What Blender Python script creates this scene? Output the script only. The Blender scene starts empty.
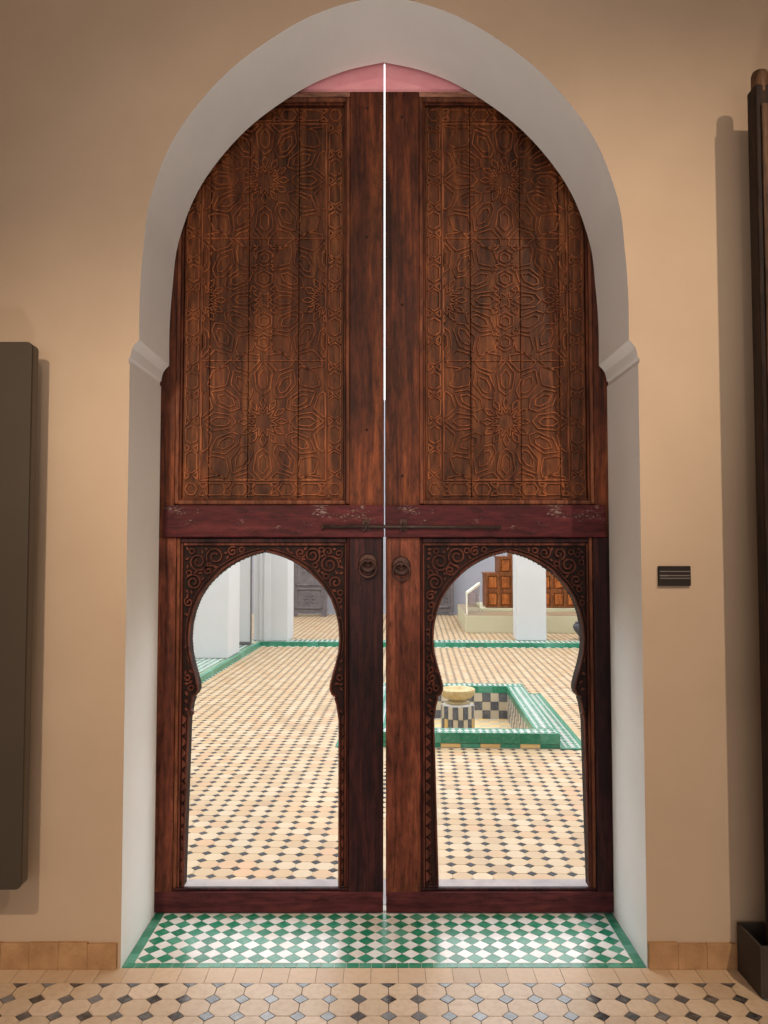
import bpy, bmesh, math, random
from mathutils import Vector
random.seed(7)
S = bpy.context.scene
C = S.collection

# ---------------------------------------------------------------- camera
cam_d = bpy.data.cameras.new('camera'); cam = bpy.data.objects.new('camera', cam_d); C.objects.link(cam)
cam_d.sensor_fit = 'VERTICAL'; cam_d.sensor_height = 24.0; cam_d.lens = 800 / 1024 * 24
cam_d.clip_start = 0.05; cam_d.clip_end = 200
cam.location = (0, 0, 1.53)
cam.rotation_euler = (math.radians(90) + math.atan(38 / 800), 0, 0)
S.camera = cam

# ---------------------------------------------------------------- sky, lamps and added fills, exposure
w = bpy.data.worlds.new('sky'); S.world = w; w.use_nodes = True
bg = w.node_tree.nodes['Background']
bg.inputs[0].default_value = (0.95, 0.975, 1.0, 1); bg.inputs[1].default_value = 3.5
S.view_settings.view_transform = 'Standard'; S.view_settings.look = 'None'
S.view_settings.exposure = 0.0; S.view_settings.gamma = 1.0; S.view_settings.use_curve_mapping = False

def spot(name, loc, target, power, size, blend, col, radius=0.04):
    d = bpy.data.lights.new(name, 'SPOT'); o = bpy.data.objects.new(name, d); C.objects.link(o)
    d.energy = power; d.spot_size = math.radians(size); d.spot_blend = blend; d.color = col; d.shadow_soft_size = radius
    o.location = loc
    o.rotation_euler = (Vector(target) - Vector(loc)).to_track_quat('-Z', 'Y').to_euler()
    return o
WARM = (1.0, 0.80, 0.58)
spot('track_spot_right', (2.30, -0.40, 4.55), (1.15, 3.0, 1.3), 560, 58, 1.0, WARM)
spot('track_spot_left', (-1.22, 0.20, 2.95), (-1.2, 3.0, 1.15), 215, 64, 1.0, WARM)
spot('added_door_spot', (0.2, -2.2, 4.3), (0.0, 3.4, 2.3), 260, 36, 1.0, (1.0, 0.85, 0.68))  # added unseen spot, raised to rake the door carving
spot('added_arch_fill', (0.0, 0.9, 0.08), (0.0, 3.25, 2.95), 165, 64, 1.0, (1.0, 0.93, 0.86), 0.15)  # added unseen lamp at floor level, brightens the arch soffit and jambs
def area(name, loc, rot, sx, sy, power, col):
    d = bpy.data.lights.new(name, 'AREA'); o = bpy.data.objects.new(name, d); C.objects.link(o)
    d.shape = 'RECTANGLE'; d.size = sx; d.size_y = sy; d.energy = power; d.color = col
    o.location = loc; o.rotation_euler = rot
area('added_ceiling_fill', (0, -1.6, 4.9), (0, 0, 0), 4.0, 4.0, 40, (1.0, 0.90, 0.78))  # added overhead fill for soft ambient light, no fixture known
area('added_back_fill', (0, -4.7, 1.5), (math.radians(90), 0, 0), 6.2, 2.6, 108, (1.0, 0.96, 0.90))  # added soft fill behind the camera, stands for no known source

# ---------------------------------------------------------------- node helpers
def lin(r, g, b):
    f = lambda c: (c / 255 / 12.92) if c / 255 <= 0.04045 else ((c / 255 + 0.055) / 1.055) ** 2.4
    return (f(r), f(g), f(b), 1)
MATS = {}
def new_mat(name, rough=0.6, metal=0.0, spec=0.5):
    m = bpy.data.materials.new(name); m.use_nodes = True
    n, l = m.node_tree.nodes, m.node_tree.links
    b = n['Principled BSDF']; b.inputs['Roughness'].default_value = rough; b.inputs['Metallic'].default_value = metal
    b.inputs['Specular IOR Level'].default_value = spec
    MATS[name] = m
    return m, n, l, b
def ramp(n, stops):
    r = n.new('ShaderNodeValToRGB'); e = r.color_ramp.elements
    e[0].position, e[0].color = stops[0]; e[1].position, e[1].color = stops[-1]
    for p, c in stops[1:-1]:
        x = e.new(p); x.color = c
    return r
def coords(n, l, scale=(1, 1, 1), kind='Object', rot=(0, 0, 0)):
    t = n.new('ShaderNodeTexCoord'); mp = n.new('ShaderNodeMapping')
    mp.inputs['Scale'].default_value = scale; mp.inputs['Rotation'].default_value = rot
    l.new(t.outputs[kind], mp.inputs['Vector'])
    return mp.outputs['Vector']
def noise(n, l, vec, scale=5, detail=4, rough=0.55, dist=0.0):
    x = n.new('ShaderNodeTexNoise'); x.inputs['Scale'].default_value = scale; x.inputs['Detail'].default_value = detail
    x.inputs['Roughness'].default_value = rough; x.inputs['Distortion'].default_value = dist
    l.new(vec, x.inputs['Vector'])
    return x.outputs['Fac']
def mix(n, l, fac, a, b, mode='MIX'):
    x = n.new('ShaderNodeMix'); x.data_type = 'RGBA'; x.blend_type = mode
    for v, i in ((fac, 0), (a, 6), (b, 7)):
        if hasattr(v, 'links') or hasattr(v, 'is_linked'): l.new(v, x.inputs[i])
        else: x.inputs[i].default_value = v
    return x.outputs[2]
def bump(n, l, b, h, strength=0.2, dist=0.01):
    x = n.new('ShaderNodeBump'); x.inputs['Strength'].default_value = strength; x.inputs['Distance'].default_value = dist
    l.new(h, x.inputs['Height']); l.new(x.outputs['Normal'], b.inputs['Normal'])
def plain(name, c1, c2, rough=0.6, scale=4, bs=0.1, bd=0.004, detail=5, metal=0.0, spec=0.5, bscale=None):
    m, n, l, b = new_mat(name, rough, metal, spec)
    v = coords(n, l)
    f = noise(n, l, v, scale, detail)
    r = ramp(n, [(0.3, c1), (0.7, c2)]); l.new(f, r.inputs[0]); l.new(r.outputs[0], b.inputs['Base Color'])
    if bs: bump(n, l, b, noise(n, l, v, bscale or scale * 8, 4), bs, bd)
    return m
def tilemat(name, stops, rough=0.3, island=False, bs=0.15, spec=0.5, coat=0.0, wear=0.25, wearcol=(0.5, 0.45, 0.4, 1)):
    m, n, l, b = new_mat(name, rough, 0, spec)
    b.inputs['Coat Weight'].default_value = coat; b.inputs['Coat Roughness'].default_value = 0.12
    if island: rnd = n.new('ShaderNodeNewGeometry').outputs['Random Per Island']
    else: rnd = n.new('ShaderNodeObjectInfo').outputs['Random']
    r = ramp(n, stops); l.new(rnd, r.inputs[0])
    geo = n.new('ShaderNodeNewGeometry')
    f = noise(n, l, geo.outputs['Position'], 38, 5, 0.6)
    rr = ramp(n, [(0.45, (0, 0, 0, 1)), (0.75, (wear, wear, wear, 1))]); l.new(f, rr.inputs[0])
    l.new(mix(n, l, rr.outputs[0], r.outputs[0], wearcol), b.inputs['Base Color'])
    bump(n, l, b, noise(n, l, geo.outputs['Position'], 25, 3), bs, 0.004)
    return m
def wood(name, dark, mid, light, axis='Z', rough=0.5, stain=0.55, chips=None, freq=30, bs=0.5):
    m, n, l, b = new_mat(name, rough)
    b.inputs['Specular IOR Level'].default_value = 0.16
    sc = lambda q: {'X': (q, 1, 1), 'Z': (1, 1, q)}[axis]
    f = noise(n, l, coords(n, l, sc(0.06)), freq, 8, 0.68, 0.8)
    r = ramp(n, [(0.32, dark), (0.5, mid), (0.68, light)]); l.new(f, r.inputs[0])
    f2 = noise(n, l, coords(n, l, sc(0.30)), 5.0, 6, 0.62, 0.4)              # broad stains
    k = 1 - stain
    r2 = ramp(n, [(0.36, (k, k, k, 1)), (0.60, (1, 1, 1, 1))]); l.new(f2, r2.inputs[0])
    col = mix(n, l, 1.0, r.outputs[0], r2.outputs[0], 'MULTIPLY')
    f5 = noise(n, l, coords(n, l, sc(0.25)), 42, 6, 0.7, 0.3)                # worn specks and pores
    r5 = ramp(n, [(0.34, (0.45, 0.42, 0.42, 1)), (0.5, (1, 1, 1, 1)), (0.70, (1.45, 1.35, 1.25, 1))]); l.new(f5, r5.inputs[0])
    col = mix(n, l, 1.0, col, r5.outputs[0], 'MULTIPLY')
    if chips:
        f3 = noise(n, l, coords(n, l, sc(0.35)), 150, 6, 0.72); f4 = noise(n, l, coords(n, l, sc(0.5)), 14, 3)
        mu = n.new('ShaderNodeMath'); mu.operation = 'MULTIPLY'; l.new(f3, mu.inputs[0]); l.new(f4, mu.inputs[1])
        r3 = ramp(n, [(chips[1], (0, 0, 0, 1)), (chips[1] + 0.03, (1, 1, 1, 1))]); l.new(mu.outputs[0], r3.inputs[0])
        col = mix(n, l, r3.outputs[0], col, chips[0])
    l.new(col, b.inputs['Base Color'])
    bump(n, l, b, f, bs, 0.004)
    return m

plain('plaster_beige', (0.445, 0.325, 0.235, 1), (0.490, 0.365, 0.265, 1), 0.85, 2.2, 0.12, 0.004, spec=0.2)
plain('plaster_white', (0.86, 0.855, 0.845, 1), (0.91, 0.905, 0.895, 1), 0.75, 3.0, 0.12, 0.006, spec=0.3, bscale=9)
plain('plaster_court', (0.53, 0.53, 0.53, 1), (0.57, 0.57, 0.57, 1), 0.8, 1.5, 0.08, 0.004, spec=0.2)
plain('plaster_lavender', (0.315, 0.315, 0.355, 1), (0.345, 0.345, 0.385, 1), 0.8, 1.5, 0.05, 0.004, spec=0.2)
plain('ceiling_white', (0.7, 0.66, 0.6, 1), (0.75, 0.71, 0.65, 1), 0.9, 2, 0.05)
plain('grout_beige', lin(84, 68, 54), lin(104, 84, 68), 0.9, 20, 0.2)
plain('grout_pale', lin(200, 195, 185), lin(180, 175, 165), 0.9, 20, 0.2)
plain('grout_court', lin(190, 170, 140), lin(170, 150, 125), 0.9, 20, 0.2)
plain('sill_stone', lin(140, 130, 130), lin(160, 150, 148), 0.7, 12, 0.2)
plain('skirting_stone', lin(150, 112, 76), lin(178, 138, 98), 0.75, 14, 0.4, 0.006)
plain('board_bronze', (0.050, 0.036, 0.025, 1), (0.060, 0.043, 0.030, 1), 0.65, 3, 0.02, 0.001, spec=0.3)
plain('board_edge', (0.085, 0.066, 0.05, 1), (0.095, 0.074, 0.055, 1), 0.45, 3, 0.0, metal=0.2)
plain('label_dark', (0.022, 0.017, 0.015, 1), (0.027, 0.021, 0.018, 1), 0.7, 5, 0.0, spec=0.12)
plain('label_print', (0.13, 0.11, 0.10, 1), (0.16, 0.135, 0.12, 1), 0.6, 5, 0.0)
plain('plinth_metal', (0.042, 0.032, 0.027, 1), (0.066, 0.051, 0.042, 1), 0.7, 6, 0.1, 0.002, spec=0.2)
plain('iron', (0.035, 0.016, 0.015, 1), (0.07, 0.036, 0.030, 1), 0.6, 30, 0.3, 0.002, metal=0.7)
plain('bronze_worn', (0.034, 0.014, 0.012, 1), (0.075, 0.034, 0.026, 1), 0.5, 30, 0.3, 0.002, metal=0.6)
plain('rod_iron', (0.028, 0.016, 0.015, 1), (0.065, 0.042, 0.036, 1), 0.6, 30, 0.3, 0.002, metal=0.5)
plain('pink_head', lin(238, 158, 168), lin(246, 176, 184), 0.65, 9, 0.25, 0.005, spec=0.3)  # even pink tone of the head board
plain('platform_cream', lin(184, 178, 146), lin(190, 184, 154), 0.6, 2, 0.0)
plain('platform_reflection', lin(146, 124, 98), lin(158, 134, 106), 0.3, 2, 0.0)  # brown puts the reflections on the platform top into its colour
plain('marble_yellow', lin(186, 158, 104), lin(206, 186, 142), 0.4, 14, 0.15)
plain('grey_carved_wood', lin(84, 78, 80), lin(108, 100, 100), 0.6, 10, 0.3)
plain('dark_pot', lin(52, 54, 62), lin(72, 74, 82), 0.45, 10, 0.1)
plain('white_frame', lin(222, 218, 196), lin(230, 226, 205), 0.5, 2, 0.0)

wood('wood_upper', (0.0365, 0.0099, 0.0040, 1), (0.1159, 0.0331, 0.0109, 1), (0.2054, 0.0696, 0.0212, 1), 'Z', 0.5, 0.55)
wood('wood_carved_lit', (0.0841, 0.0241, 0.0109, 1), (0.2275, 0.0695, 0.0267, 1), (0.3659, 0.1304, 0.0503, 1), 'Z', 0.45, 0.5)  # paler ribs: worn edges, with the light they catch painted in
wood('wood_stile', (0.0299, 0.0072, 0.0041, 1), (0.0972, 0.0232, 0.0101, 1), (0.2020, 0.0561, 0.0187, 1), 'Z', 0.5, 0.65)
wood('wood_dark', (0.0090, 0.0030, 0.0050, 1), (0.0300, 0.0085, 0.0105, 1), (0.0750, 0.0190, 0.0160, 1), 'Z', 0.5, 0.55)
wood('wood_red_stile', (0.0443, 0.0114, 0.0081, 1), (0.1367, 0.0370, 0.0207, 1), (0.2514, 0.0776, 0.0406, 1), 'Z', 0.55, 0.62)
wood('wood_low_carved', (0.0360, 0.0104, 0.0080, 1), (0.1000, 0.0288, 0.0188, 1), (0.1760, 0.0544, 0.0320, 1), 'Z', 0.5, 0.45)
wood('wood_low_shade', (0.0077, 0.0026, 0.0024, 1), (0.0192, 0.0062, 0.0050, 1), (0.0336, 0.0110, 0.0082, 1), 'Z', 0.6, 0.4)  # darker wood paints in the shade of the recesses behind the scrolls
wood('wood_trim_light', (0.0646, 0.0184, 0.0102, 1), (0.1462, 0.0462, 0.0231, 1), (0.2312, 0.0850, 0.0422, 1), 'Z', 0.5, 0.4)
wood('red_paint', (0.0428, 0.0057, 0.0081, 1), (0.0689, 0.0093, 0.0124, 1), (0.0950, 0.0171, 0.0190, 1), 'X', 0.5, 0.35, ((0.1901, 0.1331, 0.1188, 1), 0.345))
wood('red_paint_low', (0.0505, 0.0110, 0.0146, 1), (0.0842, 0.0185, 0.0224, 1), (0.1122, 0.0281, 0.0292, 1), 'X', 0.55, 0.35)
wood('wood_head', (0.1400, 0.0600, 0.0420, 1), (0.2800, 0.1300, 0.0900, 1), (0.4200, 0.2200, 0.1600, 1), 'X', 0.5, 0.3)
wood('wood_antique', (0.055, 0.026, 0.014, 1), (0.13, 0.065, 0.036, 1), (0.22, 0.12, 0.07, 1), 'Z', 0.6, 0.5)
wood('wood_antique_dark', (0.010, 0.005, 0.004, 1), (0.022, 0.011, 0.008, 1), (0.05, 0.025, 0.016, 1), 'Z', 0.6, 0.4)
wood('wood_pulpit', lin(100, 55, 28), lin(128, 75, 40), lin(150, 96, 58), 'Z', 0.5, 0.3)
wood('wood_pulpit_panel', lin(136, 70, 31), lin(168, 94, 43), lin(186, 118, 63), 'Z', 0.5, 0.4)

OCT = [(0, lin(190, 166, 142)), (0.35, lin(206, 182, 156)), (0.7, lin(196, 174, 150)), (1, lin(212, 188, 166))]
INS = [(0, lin(46, 42, 44)), (0.5, lin(62, 58, 60)), (0.8, lin(96, 96, 100)), (1, lin(120, 122, 128))]  # the paler greys paint reflected sky into some inserts
tilemat('tile_octagon', OCT, 0.42, wear=0.55, wearcol=lin(168, 136, 108)); tilemat('tile_octagon_stuff', OCT, 0.42, True)
tilemat('tile_insert', INS, 0.22, coat=0.3); tilemat('tile_insert_stuff', INS, 0.25, True)
COCT = [(0, lin(162, 132, 96)), (0.3, lin(176, 150, 114)), (0.6, lin(182, 160, 130)), (0.85, lin(172, 142, 102)), (1, lin(178, 140, 104))]
CINS = [(0, lin(30, 30, 34)), (1, lin(46, 46, 52))]
tilemat('tile_court', COCT, 0.5, wear=0.2, wearcol=lin(160, 132, 100)); tilemat('tile_court_stuff', COCT, 0.5, True, wear=0.15, wearcol=lin(160, 132, 100))
tilemat('tile_court_insert', CINS, 0.6, spec=0.25, wear=0.1); tilemat('tile_court_insert_stuff', CINS, 0.6, True, spec=0.25, wear=0.1)
GRN = [(0, lin(8, 108, 80)), (0.3, lin(20, 124, 94)), (0.6, lin(10, 116, 86)), (0.8, lin(48, 134, 108)), (1, lin(80, 148, 126))]
WHT = [(0, lin(214, 212, 212)), (0.4, lin(222, 222, 222)), (0.75, lin(214, 204, 196)), (1, lin(226, 224, 226))]
tilemat('tile_green', GRN, 0.32, coat=0.15, wear=0.3, wearcol=lin(150, 176, 156)); tilemat('tile_green_stuff', GRN, 0.25, True)
tilemat('tile_white', WHT, 0.25, coat=0.3, wear=0.2, wearcol=lin(206, 190, 174)); tilemat('tile_white_stuff', [(0, lin(176, 174, 168)), (0.5, lin(186, 184, 178)), (1, lin(190, 188, 186))], 0.3, True, wearcol=lin(160, 150, 138))
tilemat('tile_cream', [(0, lin(188, 174, 150)), (1, lin(196, 184, 164))], 0.4); tilemat('tile_slate', [(0, lin(70, 74, 84)), (1, lin(96, 100, 108))], 0.4)
tilemat('tile_ochre', [(0, lin(206, 168, 104)), (1, lin(222, 188, 124))], 0.4)
tilemat('tile_border', [(0, lin(186, 158, 130)), (0.5, lin(204, 176, 148)), (1, lin(196, 168, 142))], 0.45, wear=0.35, wearcol=lin(172, 138, 106))
gm, gn, gl, gb = new_mat('glass_screen', 0.05)
gb.inputs['Base Color'].default_value = (0.93, 0.97, 0.95, 1); gb.inputs['Transmission Weight'].default_value = 1.0; gb.inputs['IOR'].default_value = 1.45

# ---------------------------------------------------------------- mesh helpers
OFF = {}
class MB:
    def __init__(s): s.v = []; s.f = []
    def add(s, vs, fs):
        k = len(s.v); s.v += [tuple(p) for p in vs]; s.f += [tuple(i + k for i in f) for f in fs]; return s
    def box(s, x0, x1, y0, y1, z0, z1):
        return s.add([(x0, y0, z0), (x1, y0, z0), (x1, y1, z0), (x0, y1, z0), (x0, y0, z1), (x1, y0, z1), (x1, y1, z1), (x0, y1, z1)],
                     [(0, 3, 2, 1), (4, 5, 6, 7), (0, 1, 5, 4), (1, 2, 6, 5), (2, 3, 7, 6), (3, 0, 4, 7)])
    def prism_xz(s, poly, y0, y1, inset=0.0):      # polygon in the xz plane, front at y0, back at y1
        n = len(poly); cx = sum(p[0] for p in poly) / n; cz = sum(p[1] for p in poly) / n
        fr = [(x, y0, z) for x, z in poly]
        if inset:
            fr = []
            for x, z in poly:
                d = math.hypot(x - cx, z - cz) or 1; q = max(0.0, 1 - inset / d)
                fr.append((cx + (x - cx) * q, y0, cz + (z - cz) * q))
        return s.add(fr + [(x, y1, z) for x, z in poly],
                     [tuple(range(n))] + [tuple(range(2 * n - 1, n - 1, -1))] + [(i, n + i, n + (i + 1) % n, (i + 1) % n) for i in range(n)])
    def prism_z(s, poly, z0, z1, bottom=False):     # polygon in the ground plane
        n = len(poly)
        fs = [tuple(range(n, 2 * n))] + [(i, (i + 1) % n, n + (i + 1) % n, n + i) for i in range(n)]
        if bottom: fs.append(tuple(range(n - 1, -1, -1)))
        return s.add([(x, y, z0) for x, y in poly] + [(x, y, z1) for x, y in poly], fs)
    def rib(s, pts, wd, yb, yt, closed=False):       # raised strip along a line on a wall, base at yb, crest at yt
        P = [Vector((p[0], p[1])) for p in pts]; n = len(P)
        if n < 2: return s
        vs = []
        for i in range(n):
            a = P[(i - 1) % n] if (closed or i > 0) else P[i]; b = P[(i + 1) % n] if (closed or i < n - 1) else P[i]
            d = b - a
            if d.length < 1e-7: d = Vector((1, 0))
            d.normalize(); q = Vector((-d.y, d.x)) * wd / 2
            vs += [(P[i].x - q.x, yb, P[i].y - q.y), (P[i].x - q.x * 0.45, yt, P[i].y - q.y * 0.45), (P[i].x + q.x * 0.45, yt, P[i].y + q.y * 0.45), (P[i].x + q.x, yb, P[i].y + q.y)]
        fs = []
        for i in range(n if closed else n - 1):
            j = (i + 1) % n
            for k in range(3): fs.append((4 * i + k, 4 * i + k + 1, 4 * j + k + 1, 4 * j + k))
        if not closed: fs += [(0, 3, 2, 1), (4 * n - 4, 4 * n - 3, 4 * n - 2, 4 * n - 1)]
        return s.add(vs, fs)
    def tube(s, pts, r, n=8, closed=False):
        P = [Vector(p) for p in pts]; m = len(P); vs = []; fs = []
        for i in range(m):
            a = P[(i - 1) % m] if (closed or i > 0) else P[i]; b = P[(i + 1) % m] if (closed or i < m - 1) else P[i]
            d = (b - a).normalized(); up = Vector((0, 1, 0)) if abs(d.y) < 0.9 else Vector((1, 0, 0))
            q = d.cross(up).normalized(); t = d.cross(q)
            for k in range(n):
                an = 2 * math.pi * k / n; vs.append(P[i] + (q * math.cos(an) + t * math.sin(an)) * r)
        for i in range(m if closed else m - 1):
            j = (i + 1) % m
            for k in range(n): fs.append((i * n + k, i * n + (k + 1) % n, j * n + (k + 1) % n, j * n + k))
        if not closed: fs += [tuple(range(n - 1, -1, -1)), tuple(range((m - 1) * n, m * n))]
        return s.add(vs, fs)
    def lathe(s, prof, c, n=24, axis='Z'):           # profile of (radius, height)
        vs = []; fs = []; m = len(prof)
        for r, h in prof:
            for k in range(n):
                a = 2 * math.pi * k / n
                if axis == 'Z': vs.append((c[0] + r * math.cos(a), c[1] + r * math.sin(a), c[2] + h))
                else: vs.append((c[0] + r * math.cos(a), c[1] - h, c[2] + r * math.sin(a)))
        for i in range(m - 1):
            for k in range(n): fs.append((i * n + k, i * n + (k + 1) % n, (i + 1) * n + (k + 1) % n, (i + 1) * n + k))
        fs += [tuple(range(n - 1, -1, -1)), tuple(range((m - 1) * n, m * n))]
        return s.add(vs, fs)
    def build(s, name, mat, parent=None, bevel=0.0, smooth=False, loc=None, seg=2):
        off = OFF[parent.name] if parent else (loc or (0, 0, 0))
        me = bpy.data.meshes.new(name)
        me.from_pydata([(a - off[0], b - off[1], c - off[2]) for a, b, c in s.v], [], s.f)
        bm = bmesh.new(); bm.from_mesh(me); bmesh.ops.recalc_face_normals(bm, faces=bm.faces); bm.to_mesh(me); bm.free()
        me.materials.append(MATS[mat])
        if smooth:
            for p in me.polygons: p.use_smooth = True
        o = bpy.data.objects.new(name, me); C.objects.link(o)
        if parent: o.parent = parent
        else: o.location = off
        OFF[o.name] = off
        if bevel:
            b = o.modifiers.new('bevel', 'BEVEL'); b.width = bevel; b.segments = seg; b.limit_method = 'ANGLE'; b.angle_limit = math.radians(40)
        return o
def tag(o, label=None, cat=None, group=None, kind=None):
    for k, v in (('label', label), ('category', cat), ('group', group), ('kind', kind)):
        if v: o[k] = v
    return o
def thing(name, loc, label, cat, group=None, kind=None):
    o = bpy.data.objects.new(name, None); C.objects.link(o); o.location = loc; o.empty_display_size = 0.1
    OFF[o.name] = tuple(loc)
    return tag(o, label, cat, group, kind)
def shared(name, mb, mat):                           # mesh data for many alike pieces
    me = bpy.data.meshes.new(name); me.from_pydata(mb.v, [], mb.f)
    bm = bmesh.new(); bm.from_mesh(me); bmesh.ops.recalc_face_normals(bm, faces=bm.faces); bm.to_mesh(me); bm.free()
    me.materials.append(MATS[mat]); return me
def piece(name, me, parent, loc, rz=0.0):
    o = bpy.data.objects.new(name, me); C.objects.link(o); o.parent = parent
    f = OFF[parent.name]; o.location = (loc[0] - f[0], loc[1] - f[1], loc[2] - f[2]); o.rotation_euler = (0, 0, rz)
    return o
def arch_plate(mb, prof, cx, xl, xr, ztop, y0, y1, front=True, back=True, inner=True, outer=True, profR=None):
    for s_, xo in ((-1, xl), (1, xr)):
        pf_ = (profR or prof) if s_ > 0 else prof
        for (h0, z0), (h1, z1) in zip(pf_, pf_[1:]):
            a, b = cx + s_ * h0, cx + s_ * h1
            if front: mb.add([(xo, y0, z0), (a, y0, z0), (b, y0, z1), (xo, y0, z1)], [(0, 1, 2, 3)])
            if back: mb.add([(xo, y1, z0), (a, y1, z0), (b, y1, z1), (xo, y1, z1)], [(0, 1, 2, 3)])
            if inner: mb.add([(a, y0, z0), (a, y1, z0), (b, y1, z1), (b, y0, z1)], [(0, 1, 2, 3)])
            if outer: mb.add([(xo, y0, z0), (xo, y1, z0), (xo, y1, z1), (xo, y0, z1)], [(0, 1, 2, 3)])
    za = prof[-1][1]
    if ztop > za + 1e-5:
        if front: mb.add([(xl, y0, za), (xr, y0, za), (xr, y0, ztop), (xl, y0, ztop)], [(0, 1, 2, 3)])
        if back: mb.add([(xl, y1, za), (xr, y1, za), (xr, y1, ztop), (xl, y1, ztop)], [(0, 1, 2, 3)])
        if outer:
            mb.add([(xl, y0, za), (xl, y1, za), (xl, y1, ztop), (xl, y0, ztop)], [(0, 1, 2, 3)])
            mb.add([(xr, y0, za), (xr, y1, za), (xr, y1, ztop), (xr, y0, ztop)], [(0, 1, 2, 3)])
    if outer: mb.add([(xl, y0, ztop), (xr, y0, ztop), (xr, y1, ztop), (xl, y1, ztop)], [(0, 1, 2, 3)])
    return mb
def catmull(pts, n=6):
    out = []
    for i in range(len(pts) - 1):
        p0 = pts[max(i - 1, 0)]; p1 = pts[i]; p2 = pts[i + 1]; p3 = pts[min(i + 2, len(pts) - 1)]
        for k in range(n):
            t = k / n
            out.append(tuple(0.5 * (2 * p1[j] + (p2[j] - p0[j]) * t + (2 * p0[j] - 5 * p1[j] + 4 * p2[j] - p3[j]) * t * t + (3 * p1[j] - p0[j] - 3 * p2[j] + p3[j]) * t ** 3) for j in range(2)))
    return out + [tuple(pts[-1])]

# ================================================================ THE ROOM
YF, YB, YO = 3.01, 3.435, 3.80          # room face of the wall, back of the arch, courtyard face
RX, RY, RZ = 3.4, -5.0, 5.0
arch = [(0.966, -0.01), (0.966, 2.236), (0.971, 2.244), (0.971, 2.256), (0.965, 2.262), (0.963, 2.276), (0.957, 2.298), (0.947, 2.314), (0.936, 2.324)] + \
    catmull([(0.932, 2.33), (0.932, 2.50), (0.921, 2.68), (0.896, 2.88), (0.80, 3.13), (0.61, 3.372), (0.37, 3.553), (0.18, 3.640), (0.0, 3.682)], 7)
wf = arch_plate(MB(), arch, 0.0, -RX, RX, RZ, YF, YB, inner=False).build('wall_front', 'plaster_beige')
tag(wf, 'beige plaster wall around the tall horseshoe archway', 'wall', kind='structure')
rv = MB()
arch_plate(rv, arch, 0.0, -1, 1, 3.682, YF - 0.0005, YB + 0.001, front=False, back=False, outer=False)
rvo = rv.build('arch_reveal', 'plaster_white', wf); rvo['label'] = 'white plastered reveal and soffit of the archway'
bm = bmesh.new(); bm.from_mesh(rvo.data); bmesh.ops.remove_doubles(bm, verts=bm.verts, dist=0.0004)
for f in bm.faces: f.smooth = True
for e in bm.edges:
    if len(e.link_faces) == 2 and e.calc_face_angle(0) > math.radians(50): e.smooth = False
bm.to_mesh(rvo.data); bm.free()
fa = MB()
fa.box(-8, -1.03, YB + 0.002, YO, -0.3, 7); fa.box(1.03, 8, YB + 0.002, YO, -0.3, 7); fa.box(-1.03, 1.03, YB + 0.002, YO, 3.9, 7)
tag(fa.build('wall_facade', 'plaster_court'), 'white courtyard face of the door wall', 'wall', kind='structure')
for nm, bx in (('wall_left', (-RX - 0.2, -RX, RY, YF, 0, RZ)), ('wall_right', (RX, RX + 0.2, RY, YF, 0, RZ)), ('wall_back', (-RX, RX, RY - 0.2, RY, 0, RZ))):
    tag(MB().box(*bx).build(nm, 'plaster_beige'), 'beige plaster room wall out of view, ' + nm.replace('_', ' '), 'wall', kind='structure')
tag(MB().box(-RX, RX, RY, YF, RZ, RZ + 0.2).build('ceiling', 'ceiling_white'), 'pale plaster ceiling over the room', 'ceiling', kind='structure')

# ---- room floor: cream octagons with dark diamond inserts
fl = MB().box(-RX, RX, RY, YF, -0.3, -0.0025).build('floor', 'grout_beige')
tag(fl, 'cream octagon tile floor with small dark diamond inserts', 'floor', kind='structure')
A = 0.1; CUT = 0.028
def octa(h, c, g):
    h -= g; c -= g * 0.4
    return [(h - c, -h), (h, -h + c), (h, h - c), (h - c, h), (-h + c, h), (-h, h - c), (-h, -h + c), (-h + c, -h)]
def dia(r): return [(r, 0), (0, r), (-r, 0), (0, -r)]
G = 0.0016
def clip_poly(poly, x0, x1, z0, z1):
    for ax, lim, sg in ((0, x0, 1), (0, x1, -1), (1, z0, 1), (1, z1, -1)):
        out = []
        for i in range(len(poly)):
            p, q = poly[i], poly[(i + 1) % len(poly)]
            ip, iq = (p[ax] - lim) * sg >= 0, (q[ax] - lim) * sg >= 0
            if ip: out.append(p)
            if ip != iq:
                t = (lim - p[ax]) / (q[ax] - p[ax]); out.append((p[0] + (q[0] - p[0]) * t, p[1] + (q[1] - p[1]) * t))
        poly = out
        if len(poly) < 3: return []
    return poly
m_oct = shared('octagon_tile', MB().prism_z(octa(A / 2, CUT, G), -0.003, 0), 'tile_octagon')
m_ins = shared('diamond_tile', MB().prism_z(dia(CUT - G * 1.4), -0.003, 0), 'tile_insert')
m_half = shared('diamond_half', MB().prism_z([(CUT - G * 1.6, -G), (-(CUT - G * 1.6), -G), (0, -(CUT - G * 1.6))], -0.003, 0), 'tile_insert')
YR = 2.905; X0 = 0.0155
so, si = MB(), MB()
k = 0
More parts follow.
